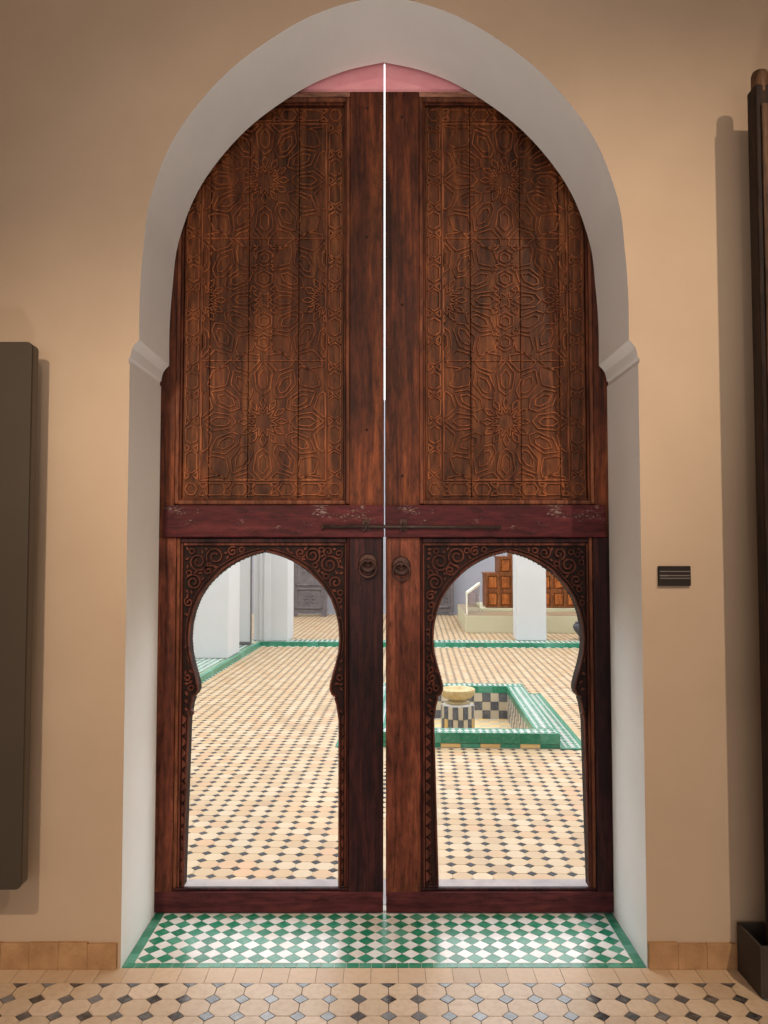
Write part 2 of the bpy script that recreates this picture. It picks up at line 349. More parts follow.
for j in range(0, 78):
    yc = YR - A / 2 - A * j
    for i in range(-34, 34):
        xc = X0 + A / 2 + A * i
        if abs(xc) > RX - 0.06: continue
        near = j < 5 and abs(xc) < 1.72
        jt = random.uniform(-0.0006, 0.0004)
        if near: piece('octagon_tile', m_oct, fl, (xc, yc, jt))
        else: so.prism_z([(xc + x, yc + y) for x, y in octa(A / 2, CUT, G)], -0.003, 0)
        xs, ys = X0 + A * i, YR - A * j
        if j == 0:
            if abs(xs) < 1.75: piece('diamond_tile', m_half, fl, (xs, ys, 0))
        elif j < 5 and abs(xs) < 1.75: piece('diamond_tile', m_ins, fl, (xs, ys, random.uniform(-0.0004, 0.0003)))
        else: si.prism_z([(xs + x, ys + y) for x, y in dia(CUT - G * 1.4)], -0.003, 0)
tag(so.build('octagon_tiles_beyond', 'tile_octagon_stuff', fl), kind='stuff')
tag(si.build('diamond_tiles_beyond', 'tile_insert_stuff', fl), kind='stuff')
m_bt = shared('border_tile', MB().prism_z([(-A / 2 + G, -0.051), (A / 2 - G, -0.051), (A / 2 - G, 0.050), (-A / 2 + G, 0.050)], -0.003, 0), 'tile_border')
for i in range(-17, 18): piece('border_tile', m_bt, fl, (0.0 + A * i * 0.985 + 0.002, 2.9575, random.uniform(-0.0005, 0.0004)))

# ---- threshold floor of green and white diamonds
th = MB().box(-0.966, 0.966, YF, YO - 0.34 + 0.07, -0.3, -0.0025).build('floor_threshold', 'grout_pale')
tag(th, 'green and white diamond tiled threshold floor under the arch', 'floor', kind='structure')
D = 0.0685; DY = 0.0675
fx, fy0, fy1 = 13.5 * D, 3.0785 - DY / 2, 3.0785 + 5.5 * DY
def dpoly(g): return [(D / 2 - g, 0), (0, DY / 2 - g), (-D / 2 + g, 0), (0, -DY / 2 + g)]
m_g = shared('green_tile', MB().prism_z(dpoly(0.0012), -0.003, 0), 'tile_green')
m_w = shared('white_tile', MB().prism_z(dpoly(0.0012), -0.003, 0), 'tile_white')
for j in range(6):
    for i in range(-13, 14):
        piece('green_tile', m_g, th, (i * D, 3.0785 + j * DY, random.uniform(-0.0005, 0.0004)))
cache = {}
for j in range(-1, 6):
    for i in range(-14, 14):
        xc, yc = (i + 0.5) * D, 3.0785 + (j + 0.5) * DY
        key = ((i == -14) - (i == 13), (j == -1) - (j == 5))
        if key == (0, 0): me = m_w
        else:
            if key not in cache:
                x0 = -1 if key[0] < 1 else 0; p = dpoly(0.0012)
                p = clip_poly(p, 0 if key[0] == 1 else -1, 0 if key[0] == -1 else 1, 0 if key[1] == 1 else -1, 0 if key[1] == -1 else 1)
                cache[key] = shared('white_tile', MB().prism_z(p, -0.003, 0), 'tile_white')
            me = cache[key]
        piece('white_tile', me, th, (xc, yc, random.uniform(-0.0004, 0.0003)))
nb = 42; bw = 2 * 0.964 / nb
m_b1 = shared('green_border_tile', MB().prism_z([(-bw / 2 + .0012, -0.0155), (bw / 2 - .0012, -0.0155), (bw / 2 - .0012, 0.0155), (-bw / 2 + .0012, 0.0155)], -0.003, 0), 'tile_green')
for i in range(nb): piece('green_border_tile', m_b1, th, (-0.964 + bw * (i + 0.5), 3.0275, random.uniform(-0.0004, 0.0003)))
m_b2 = shared('green_side_tile', MB().prism_z([(-0.0185, -0.0335), (0.0185, -0.0335), (0.0185, 0.0335), (-0.0185, 0.0335)], -0.003, 0), 'tile_green')
for s_ in (-1, 1):
    for i in range(6): piece('green_border_tile', m_b2, th, (s_ * (fx + 0.020), 3.0785 + i * DY, random.uniform(-0.0004, 0.0003)))

# ---- stone sill outside the leaves
tag(MB().box(-1.03, 1.03, 3.53, YO + 0.005, -0.3, 0.0).build('trim_1', 'sill_stone', bevel=0.006), 'grey stone door sill towards the courtyard', 'sill', kind='structure')

# ---- skirting tiles along the wall foot
sk_w = 0.106
for nm, xa, xb in (('baseboard_left', -0.978, -3.3), ('baseboard_right', 0.968, 3.3)):
    sg = 1 if xb > xa else -1
    bb = thing(nm, (xa, YF, 0), 'worn ochre stone skirting tiles at the wall foot, ' + ('left' if sg < 0 else 'right') + ' of the arch', 'skirting', kind='structure')
    n = int(abs(xb - xa) / sk_w)
    for i in range(n):
        a, b = xa + sg * i * sk_w, xa + sg * (i + 1) * sk_w
        a, b = min(a, b) + 0.0002, max(a, b) - 0.0002
        h = 0.093 + random.uniform(-0.004, 0.005); y = YF - 0.016 + random.uniform(-0.0015, 0.001)
        MB().box(a, b, y, YF + 0.001, 0, h).build('skirting_tile', 'skirting_stone', bb, bevel=0.0018)

# ================================================================ THE DOUBLE DOOR
def seg_clip(p, q, x0, x1, z0, z1):
    t0, t1 = 0.0, 1.0; dx, dz = q[0] - p[0], q[1] - p[1]
    for a, b in ((-dx, p[0] - x0), (dx, x1 - p[0]), (-dz, p[1] - z0), (dz, z1 - p[1])):
        if abs(a) < 1e-12:
            if b < 0: return None
        else:
            r = b / a
            if a < 0: t0 = max(t0, r)
            else: t1 = min(t1, r)
    if t0 >= t1: return None
    return (p[0] + dx * t0, p[1] + dz * t0), (p[0] + dx * t1, p[1] + dz * t1)
def star_pattern(x0, x1, z0, z1):
    """carved panel: interlaced twelve-fold rosettes, half rosettes at the sides, hexagon border"""
    plates, outlines = [], []
    bw_ = 0.078; cx = (x0 + x1) / 2; zm = (z0 + z1) / 2
    ix0, ix1, iz0, iz1 = x0 + bw_, x1 - bw_, z0 + bw_, z1 - bw_
    P = lambda c, r, a: (c[0] + r * math.cos(a), c[1] + r * math.sin(a))
    R0 = 0.272; dz = 0.538
    centres = [(cx, zm + dz), (cx, zm - dz), (ix0, zm), (ix1, zm)] + [(cx + s_ * (ix1 - cx), zm + t_ * 2 * dz) for s_ in (-1, 1) for t_ in (-1, 1)]
    jr = random.Random(3)
    def put(p, plate=True, rect=None, own=None):
        if own is not None:
            gx_, gz_ = sum(a[0] for a in p) / len(p), sum(a[1] for a in p) / len(p)
            if any(math.hypot(gx_ - o_[0], gz_ - o_[1]) < math.hypot(gx_ - own[0], gz_ - own[1]) + 0.022 for o_ in centres if o_ != own): return
        q = clip_poly(p, *(rect or (ix0 + .004, ix1 - .004, iz0 + .004, iz1 - .004)))
        if len(q) >= 3:
            q = [(x + jr.uniform(-.0012, .0012), z + jr.uniform(-.0012, .0012)) for x, z in q]
            outlines.append(q)
            if plate: plates.append(q)
    for c in centres:
        n = 12; st = []
        for k in range(n):
            a = 2 * math.pi * k / n + math.pi / 2; d = math.pi / n
            st += [P(c, R0 * 0.26, a - d), P(c, R0 * 0.13, a)]
            put([P(c, R0 * 0.19, a), P(c, R0 * 0.31, a - d * 0.60), P(c, R0 * 0.40, a), P(c, R0 * 0.31, a + d * 0.60)], own=c)
            put([P(c, R0 * 0.43, a), P(c, R0 * 0.53, a - d * 0.78), P(c, R0 * 0.80, a - d * 0.70), P(c, R0 * 0.97, a), P(c, R0 * 0.80, a + d * 0.70), P(c, R0 * 0.53, a + d * 0.78)], own=c)
            put([P(c, R0 * 0.53, a), P(c, R0 * 0.60, a - d * 0.42), P(c, R0 * 0.76, a - d * 0.36), P(c, R0 * 0.85, a), P(c, R0 * 0.76, a + d * 0.36), P(c, R0 * 0.60, a + d * 0.42)], False, own=c)
            b = a + d
            put([P(c, R0 * 0.84, b), P(c, R0 * 0.97, b - d * 0.70), P(c, R0 * 1.08, b - d * 0.80), P(c, R0 * 1.16, b), P(c, R0 * 1.08, b + d * 0.80), P(c, R0 * 0.97, b + d * 0.70)], own=c)
        put(st, own=c)
    for zz in (0.0, 0.094, -0.094, 0.188, -0.188):
        c = (cx, zm + zz)
        if zz == 0: put([P(c, 0.040 if k % 2 == 0 else 0.020, math.pi / 6 * k) for k in range(12)])
        else:
            put([P(c, 0.040, math.pi / 3 * k + math.pi / 6) for k in range(6)])
            put([P(c, 0.022, math.pi / 3 * k + math.pi / 6) for k in range(6)], False)
        for s_ in (-1, 1): put([(cx + s_ * 0.028, c[1] + 0.047), (cx + s_ * 0.052, c[1] + 0.030), (cx + s_ * 0.060, c[1] + 0.047), (cx + s_ * 0.052, c[1] + 0.064)], False)
    # stars and hexagons in whatever the rosettes leave free
    fill = []
    gx = 0.052
    for iz in range(int((iz1 - iz0) / gx) + 1):
        for ixx in range(-6, 7):
            c = (cx + ixx * gx, zm + (iz - int((iz1 - iz0) / gx / 2)) * gx)
            r = 0.031 if (ixx + iz) % 2 else 0.025
            if not (ix0 + r * .7 < c[0] < ix1 - r * .7 and iz0 + r * .7 < c[1] < iz1 - r * .7): continue
            if abs(c[0] - cx) < 0.075 and abs(c[1] - zm) < 0.25: continue
            if min(math.hypot(c[0] - q[0], c[1] - q[1]) for q in centres) < R0 * 1.16 + r * 0.75: continue
            if (ixx + iz) % 2: put([P(c, r if k % 2 == 0 else r * .48, math.pi / 5 * k + math.pi / 2) for k in range(10)])
            else: put([P(c, r, math.pi / 3 * k + math.pi / 6) for k in range(6)])
    full = (x0 + .002, x1 - .002, z0 + .002, z1 - .002)
    def hexa(c, L, Wd, horiz):
        t = Wd * 0.62
        q = [(-L, 0), (-L + t, -Wd), (L - t, -Wd), (L, 0), (L - t, Wd), (-L + t, Wd)]
        put([(c[0] + a, c[1] + b) if horiz else (c[0] + b, c[1] + a) for a, b in q], True, full)
    def xs(c, horiz):
        for s_ in (-1, 1):
            q = [(0, s_ * .006), (-.018, s_ * .027), (.018, s_ * .027)]
            put([(c[0] + a, c[1] + b) if horiz else (c[0] + b, c[1] + a) for a, b in q], False, full)
    m = bw_ / 2 + 0.001
    nx = 6; st = (x1 - x0 - 2 * m) / nx
    for zz in (z0 + m, z1 - m):
        for i in range(nx + 1): hexa((x0 + m + i * st, zz), 0.027 if i in (0, nx) else (0.046 if i % 2 else 0.036), 0.025, True)
        for i in range(nx): xs((x0 + m + (i + .5) * st, zz), True)
    nz = 14; st = (z1 - z0 - 2 * m) / nz
    for xx in (x0 + m, x1 - m):
        for i in range(1, nz): hexa((xx, z0 + m + i * st), 0.050 if i % 2 else 0.040, 0.025, False)
        for i in range(nz): xs((xx, z0 + m + (i + .5) * st), False)
    return plates, outlines, (ix0, ix1, iz0, iz1)

OPEN = [(.3190, .104), (.3185, .80), (.308, .868), (.300, .893), (.303, .902), (.287, .912), (.279, .932), (.281, .955), (.290, .99), (.3045, 1.04), (.316, 1.09), (.3205, 1.145), (.317, 1.205), (.304, 1.265)] + \
    catmull([(.283, 1.32), (.25, 1.372), (.205, 1.42), (.15, 1.462), (.09, 1.494), (.04, 1.511), (0, 1.521)], 3)
def build_leaf(s, xin, label):
    X = lambda t: xin + s * t
    def bx(m, t0, t1, y0, y1, z0, z1):
        a, b = X(t0), X(t1); return m.box(min(a, b), max(a, b), y0, y1, z0, z1)
    root = thing('door_1' if s < 0 else 'door_2', (X(0.5), 3.47, 0.0), label, 'door', kind='structure')
    part = lambda nm, mat, t0, t1, y0, y1, z0, z1, bev=0.003, par=None: bx(MB(), t0, t1, y0, y1, z0, z1).build(nm, mat, par or root, bevel=bev)
    stile_mat = 'wood_stile'
    # ---- upper half
    part('meeting_stile', stile_mat, 0.0, 0.150, 3.446, 3.505, 1.600, 3.556, 0.004)
    part('hanging_stile', stile_mat, 0.905, 0.985, 3.446, 3.505, 1.585, 3.556, 0.004)
    part('top_rail', 'wood_head', 0.150, 0.905, 3.446, 3.505, 3.532, 3.556, 0.003)
    tr = part('head_board', 'pink_head', 0.0, 0.985, 3.462, 3.500, 3.557, 3.86, 0.004); tr['label'] = 'pink board at the head of the leaf'
    # frame mouldings round the carved field, stepped
    for (t0, t1, z0, z1) in ((0.150, 0.166, 1.728, 3.530), (0.889, 0.905, 1.728, 3.530), (0.166, 0.889, 3.512, 3.531), (0.166, 0.889, 1.726, 1.745)):
        mo = part('frame_moulding', 'wood_trim_light', t0, t1, 3.448, 3.50, z0, z1, 0.004)
    for (t0, t1, z0, z1) in ((0.166, 0.176, 1.745, 3.512), (0.879, 0.889, 1.745, 3.512), (0.176, 0.879, 3.502, 3.512), (0.176, 0.879, 1.745, 1.755)):
        part('frame_fillet', 'wood_stile', t0, t1, 3.460, 3.50, z0, z1, 0.003)
    ta, tb, za, zb = 0.176, 0.879, 1.755, 3.502
    xa, xb = sorted((X(ta), X(tb)))
    part('light_block_board', 'wood_dark', 0.14, 0.92, 3.4985, 3.520, 1.60, 3.60, 0.002)  # added unseen board, blocks daylight through the plank seams
    plates, outlines, inner = star_pattern(xa, xb, za, zb)
    cuts_t = [ta, 0.375, 0.595, 0.765, tb]
    for c0, c1 in zip(cuts_t, cuts_t[1:]):
        p0, p1 = sorted((X(c0), X(c1))); p0 += 0.0012; p1 -= 0.0012
        yj = random.uniform(-0.0015, 0.0015)
        pl = MB().box(p0, p1, 3.477 + yj, 3.497, za, zb).build('plank', 'wood_upper', root, bevel=0.002)
        mb = MB()
        for q in outlines:
            for k in range(len(q)):
                r_ = seg_clip(q[k], q[(k + 1) % len(q)], p0 + 0.001, p1 - 0.001, za + 0.004, zb - 0.004)
                if r_ and math.hypot(r_[0][0] - r_[1][0], r_[0][1] - r_[1][1]) > 0.004: mb.rib(r_, 0.0085, 3.479 + yj, 3.4680 + yj)
        # strap lines: border frame and board joints
        ribs = []
        ix0, ix1, iz0, iz1 = inner
        for p, q in (((ix0, iz0), (ix1, iz0)), ((ix0, iz1), (ix1, iz1)), ((ix0, iz0), (ix0, iz1)), ((ix1, iz0), (ix1, iz1)),
                     ((ix0, 2.905), (ix1, 2.905)), ((ix0, 2.36), (ix1, 2.36))):
            r_ = seg_clip(p, q, p0 + 0.002, p1 - 0.002, za, zb)
            if r_: mb.rib(r_, 0.008, 3.479 + yj, 3.4690 + yj)
        mb.build('carving', 'wood_carved_lit', pl)
    # ---- middle red rail and bolt
    part('lock_rail', 'red_paint', 0.0, 0.945, 3.424, 3.505, 1.584, 1.723, 0.005)['label'] = 'dark red painted rail with chipped paint'
    # ---- lower half
    ls = 'wood_dark' if s < 0 else 'wood_red_stile'
    part('meeting_stile', ls, 0.003, 0.150, 3.444, 3.51, 0.070, 1.5845, 0.004)
    part('hanging_stile', 'wood_red_stile' if s < 0 else 'wood_dark', 0.893, 0.985, 3.444, 3.51, 0.070, 1.5845, 0.004)
    part('bottom_rail', 'red_paint_low', 0.004, 0.985, 3.440, 3.492, 0.006, 0.091, 0.004)
    part('sill_moulding', 'wood_dark', 0.150, 0.893, 3.450, 3.474, 0.091, 0.103, 0.004)
    part('frame_moulding', 'wood_trim_light', 0.877, 0.892, 3.446, 3.50, 0.104, 1.5835, 0.005)
    part('frame_moulding', 'wood_low_carved', 0.866, 0.876, 3.452, 3.50, 0.104, 1.560, 0.004)
    part('frame_moulding', 'wood_dark', 0.151, 0.160, 3.448, 3.50, 0.104, 1.5835, 0.004)
    part('frame_moulding', 'wood_low_carved', 0.161, 0.169, 3.454, 3.50, 0.104, 1.560, 0.003)
    part('frame_moulding', 'wood_dark', 0.161, 0.876, 3.446, 3.50, 1.561, 1.582, 0.004)
    part('frame_moulding', 'wood_low_carved', 0.170, 0.865, 3.453, 3.50, 1.549, 1.560, 0.003)
    tc = 0.514 if s < 0 else 0.5295; cx = X(tc)
    fl_in, fl_out = (0.0, 0.016) if s < 0 else (-0.018, 0.014)
    flare = lambda prof, k: [(h + k * max(0.0, (0.8 - z) / 0.7), z) for h, z in prof]
    PIN, POUT = flare(OPEN, fl_in), flare(OPEN, fl_out)
    PL, PR = (POUT, PIN) if s < 0 else (PIN, POUT)
    DN = {-1: PL, 1: PR}; xl, xr = sorted((X(0.170), X(0.865)))
    ground = arch_plate(MB(), PL, cx, xl - 0.026, xr + 0.026, 1.59, 3.468, 3.515, profR=PR).build('arched_panel', 'wood_low_shade', root)
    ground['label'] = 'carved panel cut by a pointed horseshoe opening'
    # raised border following the opening
    cv = MB()
    for sg in (-1, 1):
        pts = [(cx + sg * (h + (0.0055 if z > 0.15 else 0.0055)), z + (0.006 if h < 0.2 else 0)) for h, z in DN[sg] if z > 0.104]
        cv.rib([(cx + sg * (DN[sg][0][0] + 0.0055), 0.106)] + pts, 0.011, 3.469, 3.456)
        p2 = [(cx + sg * (h + 0.019), z + (0.016 if h < 0.22 else 0.008)) for h, z in OPEN if z > 1.03]
        cv.rib(p2, 0.006, 3.469, 3.459)
    eb = cv.build('opening_border', 'wood_low_carved', root)
    # notched bead on the courtyard edge of the opening
    nt = MB()
    for sg in (-1, 1):
        pr = [(h, z) for h, z in OPEN if z > 0.93]
        L = 0
        for (h0, z0), (h1, z1) in zip(pr, pr[1:]):
            n = max(1, int(math.hypot(h1 - h0, z1 - z0) / 0.013))
            for k in range(n):
                t = (k + 0.5) / n; h = h0 + (h1 - h0) * t; z = z0 + (z1 - z0) * t
                nt.add([(cx + sg * (h + .001), 3.500, z - .004), (cx + sg * (h + .001), 3.515, z - .004), (cx + sg * (h + .001), 3.508, z + .004), (cx + sg * (h - .0045), 3.508, z)],
                       [(0, 1, 2), (0, 3, 1), (1, 3, 2), (2, 3, 0)])
    nt.build('notched_edge', 'wood_low_carved', ground)
    # ---- scroll carving in the spandrels
    def hw(z):
        if z >= OPEN[-1][1]: return -0.06
        for (h0, z0), (h1, z1) in zip(OPEN, OPEN[1:]):
            if z0 <= z <= z1: return h0 + (h1 - h0) * (z - z0) / (z1 - z0)
        return 0.32
    sc = MB()
    rnd = random.Random(11)
    placed = []
    for sg in (-1, 1):
        hm = (xr - cx) if sg > 0 else (cx - xl)
        placed = []
        for tries in range(9000):
            r = (0.044, 0.037, 0.029, 0.022, 0.015, 0.0105)[min(5, tries // 1100)]
            z = rnd.uniform(0.83, 1.545); u = rnd.uniform(0, hm)
            if u + r > hm - 0.003 or z + r > 1.547: continue
            if min(math.hypot(u - hh, z - zz) for hh, zz in OPEN) < r + 0.021 - (0.003 if z < 1.15 else 0): continue
            if u < hw(z): continue
            if any(math.hypot(u - a, z - b) < (r + c) * 0.82 for a, b, c in placed): continue
            placed.append((u, z, r))
        for u, z, r in placed:
            c = (cx + sg * u, z); d0 = rnd.uniform(0, 6.28); dr = rnd.choice((-1, 1))
            if r > 0.02:
                turns = 1.6 if r > 0.034 else 1.25; N = 22
                sp = []
                for k in range(N + 1):
                    t = k / N; an = d0 + dr * turns * 2 * math.pi * t; rr = r * (0.97 - 0.72 * t)
                    sp.append((c[0] + rr * math.cos(an), c[1] + rr * math.sin(an)))
                sc.rib(sp, 0.0105, 3.469, 3.4540)
                e = sp[-1]; sc.prism_xz([(e[0] + 0.008 * math.cos(k * 1.047), e[1] + 0.008 * math.sin(k * 1.047)) for k in range(6)], 3.456, 3.469, 0.003)
            elif r > 0.013:
                sc.rib([(c[0] + r * 0.72 * math.cos(k * 0.628), c[1] + r * 0.72 * math.sin(k * 0.628)) for k in range(10)], 0.009, 3.469, 3.455, True)
            else:
                q = [(r * 1.25, 0), (0, r * 0.7), (-r * 1.25, 0), (0, -r * 0.7)]
                sc.prism_xz([(c[0] + a * math.cos(d0) - b * math.sin(d0), c[1] + a * math.sin(d0) + b * math.cos(d0)) for a, b in q], 3.457, 3.469, 0.002)
        # wave of scallops down each leg
        m1 = (xr - cx if sg > 0 else cx - xl) - 0.002; m0 = max(0.330, m1 - 0.024)
        z = 0.125; kk = 0
        while z < 0.79:
            arc = []
            for k in range(9):
                t = k / 8; arc.append((cx + sg * (m1 - (m1 - m0) * math.sin(math.pi * t)), z + 0.043 * t))
            sc.prism_xz(arc, 3.458, 3.469, 0.002)
            sc.rib([(cx + sg * (m0 + 0.001), z - 0.010), (cx + sg * (m0 + 0.007), z), (cx + sg * (m0 + 0.001), z + 0.010)], 0.004, 3.469, 3.459)
            z += 0.047
    sc.build('scroll_carving', 'wood_low_carved', root)
    # ---- ring pull
    kc = (X(0.069), 3.444, 1.474 if s < 0 else 1.461)
    rp = MB().lathe([(0.041, 0.0), (0.041, 0.005), (0.035, 0.010), (0.027, 0.008), (0.020, 0.012), (0.011, 0.019), (0.0, 0.021)], kc, 28, 'Y').build('ring_pull', 'bronze_worn', root, smooth=True)
    bs_ = MB().lathe([(0.012, 0.0), (0.012, 0.014), (0.008, 0.026), (0.0, 0.028)], (kc[0], kc[1] - 0.006, kc[2] + 0.006), 14, 'Y').build('boss', 'bronze_worn', rp, smooth=True)
    rg = MB().tube([(kc[0] + 0.036 * math.sin(a * 2 * math.pi / 28), kc[1] - 0.024 - 0.004 * math.cos(a * 2 * math.pi / 28), kc[2] - 0.024 + 0.036 * math.cos(a * 2 * math.pi / 28)) for a in range(28)], 0.0055, 8, True).build('ring', 'bronze_worn', rp, smooth=True)
    # nail heads on the stiles
    for zz in ((2.05, 2.9, 3.48) if s < 0 else (1.85, 2.6, 3.44)):
        MB().lathe([(0.006, 0), (0.005, 0.003), (0, 0.0045)], (X(0.075), 3.446, zz), 10, 'Y').build('nail', 'iron', root, smooth=True)
    return root
d1 = build_leaf(-1, 0.0, 'left leaf of the carved double door, dark lower stile beside arched opening')
d2 = build_leaf(1, 0.0050, 'right leaf of the carved double door, reddish lower stile beside arched opening')
MB().tube([(-0.267, 3.412, 1.630), (0.08, 3.411, 1.629), (0.50, 3.412, 1.626)], 0.0075, 10).build('sliding_bolt', 'rod_iron', d2, smooth=True)
for dd, xx in ((d1, -0.077), (d2, 0.083)):
    b_ = MB().box(xx - 0.017, xx + 0.017, 3.418, 3.425, 1.61, 1.662).build('bolt_plate', 'iron', dd, bevel=0.002)
    MB().tube([(xx, 3.424, 1.642), (xx, 3.406, 1.641), (xx, 3.400, 1.629), (xx, 3.406, 1.617), (xx, 3.424, 1.616)], 0.006, 8).build('bolt_staple', 'rod_iron', b_, smooth=True)
MB().tube([(-0.262, 3.424, 1.636), (-0.262, 3.403, 1.634), (-0.262, 3.403, 1.624), (-0.262, 3.424, 1.620)], 0.005, 8).build('bolt_staple', 'iron', d1)

# ================================================================ THINGS IN THE ROOM
# display board on the left
db = thing('display_board', (-2.0, 3.0, 0.33), 'tall dark bronze rounded display board hung off the wall at the left edge', 'board')
def rrect(x0, x1, z0, z1, r):
    out = []
    for cx_, cz_, a0 in ((x1 - r, z0 + r, -90), (x1 - r, z1 - r, 0), (x0 + r, z1 - r, 90), (x0 + r, z0 + r, 180)):
        for k in range(6):
            a = math.radians(a0 + 18 * k); out.append((cx_ + r * math.cos(a), cz_ + r * math.sin(a)))
    return out
MB().prism_xz(rrect(-2.75, -1.268, 0.345, 2.280, 0.020), 2.850, 2.862).build('face_panel', 'board_bronze', db, bevel=0.003)
MB().prism_xz(rrect(-2.749, -1.269, 0.346, 2.279, 0.020), 2.8625, 2.910).build('edge_frame', 'board_edge', db, bevel=0.002)
for zz in (0.6, 2.0):
    MB().box(-2.5, -1.5, 2.911, YF, zz - 0.02, zz + 0.02).build('wall_bracket', 'plinth_metal', db)
# small wall label
wl = thing('wall_label', (1.087, 3.0, 1.43), 'small dark label with faint text lines on the wall right of the arch', 'label')
MB().box(1.027, 1.147, 2.998, YF - 0.0005, 1.396, 1.470).build('plate', 'label_dark', wl, bevel=0.001)
for zz, xe in ((1.450, 1.143), (1.4345, 1.143), (1.4245, 1.143), (1.4345, 1.061)):
    MB().box(1.031, xe, 2.9972 - (0.0002 if xe < 1.1 else 0), 2.9981, zz - (0.0017 if xe > 1.1 else 0.0026), zz + (0.0017 if xe > 1.1 else 0.0026)).build('text_line', 'label_print', wl)
# metal plinth trough and the old door leaf standing in it
pz = thing('display_plinth', (2.0, 2.9, 0), 'dark metal trough plinth on the floor holding the antique door', 'plinth')
for bx_ in ((1.288, 1.298, 2.806, 2.99, 0, 0.172), (1.298, 2.9, 2.806, 2.818, 0, 0.172), (1.298, 2.9, 2.978, 2.99, 0, 0.172), (2.9, 2.91, 2.806, 2.99, 0, 0.172)):
    MB().box(*bx_).build('side_plate', 'plinth_metal', pz, bevel=0.0015)
MB().box(1.298, 2.9, 2.818, 2.978, 0.001, 0.02).build('base_plate', 'plinth_metal', pz)
an = thing('antique_door', (2.0, 2.86, 0.02), 'weathered antique wooden door leaf standing upright at the right edge', 'door')
MB().box(1.335, 1.455, 2.80, 2.87, 0.021, 3.205).build('pivot_stile', 'wood_antique_dark', an, bevel=0.006)
MB().lathe([(0.028, 0), (0.031, 0.02), (0.030, 0.085), (0.026, 0.098), (0.015, 0.105), (0, 0.106)], (1.366, 2.83, 3.165), 16).build('pivot_post', 'wood_antique', an, smooth=True)
MB().box(1.455, 2.75, 2.80, 2.87, 3.06, 3.165).build('top_rail', 'wood_antique', an, bevel=0.005)
MB().box(1.455, 2.75, 2.80, 2.87, 0.021, 0.25).build('bottom_rail', 'wood_antique', an, bevel=0.005)
for i in range(8):
    MB().box(1.352 + i * 0.17, 1.352 + i * 0.17 + 0.167, 2.790, 2.7995, 0.175, 3.13).build('board', 'wood_antique', an, bevel=0.003)
for zz in (2.12, 2.16): MB().tube([(1.365, 2.788, zz), (1.55, 2.786, zz)], 0.008, 8).build('iron_strap', 'iron', an)

# ================================================================ THE COURTYARD
TH = math.radians(2.4); ct, st_ = math.cos(TH), math.sin(TH)
def W(a, b): return (a * ct + b * st_, -a * st_ + b * ct)
ZC, ZG = -0.09, -0.02
class CB(MB):                                        # courtyard builder: coordinates a (across), b (away), z
    def build(s, *a, **k):
        s.v = [(*W(x, y), z) for x, y, z in s.v]; return MB.build(s, *a, **k)
AL, AR, BF, BW = -2.645, 3.35, 13.5, 19.4
cf = CB().box(-7, 8, 3.6, 20, -0.6, -0.55).build('floor_courtyard', 'grout_court')
tag(cf, 'sunlit courtyard floor of cream octagon tiles with dark inserts', 'floor', kind='structure')
PA, PO, PI_, AP = 0.35, 0.81, 0.63, 1.03           # pool axis, outer half, inner half, apron half
PB0, PB1 = 6.67, 9.13
g = CB()
for (a0, a1, b0, b1) in ((AL, PA - AP, 3.55, BF), (PA + AP, AR, 3.55, BF), (PA - AP, PA + AP, 3.55, PB0), (PA - AP, PA + AP, PB1, BF)):
    g.box(a0, a1, b0, b1, -0.5, ZC - 0.0025)
g.build('mortar_bed', 'grout_court', cf)
cells_o, cells_i = [], []
def in_pool(a, b, m): return PA - AP - m < a < PA + AP + m and PB0 - m < b < PB1 + m
for j in range(0, 98):
    b = 3.62 + A * j + 0.05
    for i in range(-31, 40):
        a = A * i + 0.02
        if AL < a and a < AR and b + 0.05 < BF - 0.03 and not in_pool(a, b, 0.01) and W(a, b)[1] > YO + 0.05: cells_o.append((a, b))
        a2, b2 = a + 0.05, b + 0.05
        if AL + 0.05 < a2 < AR - 0.05 and b2 < BF - 0.1 and not in_pool(a2, b2, 0.02) and W(a2, b2)[1] > YO + 0.05: cells_i.append((a2, b2))
def seen(a, b):
    x, y = W(a, b); r = x / y
    return -0.25 < r < -0.055 or 0.062 < r < 0.257
m_co = shared('octagon_tile', MB().prism_z(octa(A / 2, CUT, G), -0.004, 0), 'tile_court')
m_ci = shared('diamond_tile', MB().prism_z(dia(CUT - G * 1.4), -0.004, 0), 'tile_court_insert')
for nm, cells, me, poly, mt in (('octagon_tile', cells_o, m_co, octa(A / 2, CUT, G), 'tile_court_stuff'), ('diamond_tile', cells_i, m_ci, dia(CUT - G * 1.4), 'tile_court_insert_stuff')):
    vis = sorted([c for c in cells if seen(*c)], key=lambda c: c[1])[:300]; vs = set(vis)
    for a, b in vis: piece(nm, me, cf, (*W(a, b), ZC + random.uniform(-0.0006, 0.0005)), -TH)
    rest = CB()
    for a, b in cells:
        if (a, b) not in vs: rest.prism_z([(a + x, b + y) for x, y in poly], ZC - 0.004, ZC)
    tag(rest.build(nm + 's_beyond', mt, cf), kind='stuff')
# checker teeth strip along the foot of the step
tg, tw = CB(), CB()
for i in range(int((AR - AL) / 0.07)):
    a = AL + 0.02 + i * 0.07
    (tg if i % 2 else tw).box(a + .001, a + 0.069, BF - 0.075, BF - 0.003, ZC - 0.004, ZC + 0.003)
for i in range(int((BF - 3.9) / 0.07)):
    b = 3.9 + i * 0.07
    for a in (AL + 0.003, AR - 0.025): (tg if i % 2 else tw).box(a, a + 0.022, b + .001, b + 0.069, ZC - 0.004, ZC + 0.003)
tag(tg.build('green_edge_tiles', 'tile_green_stuff', cf), kind='stuff'); tag(tw.build('white_edge_tiles', 'tile_white_stuff', cf), kind='stuff')

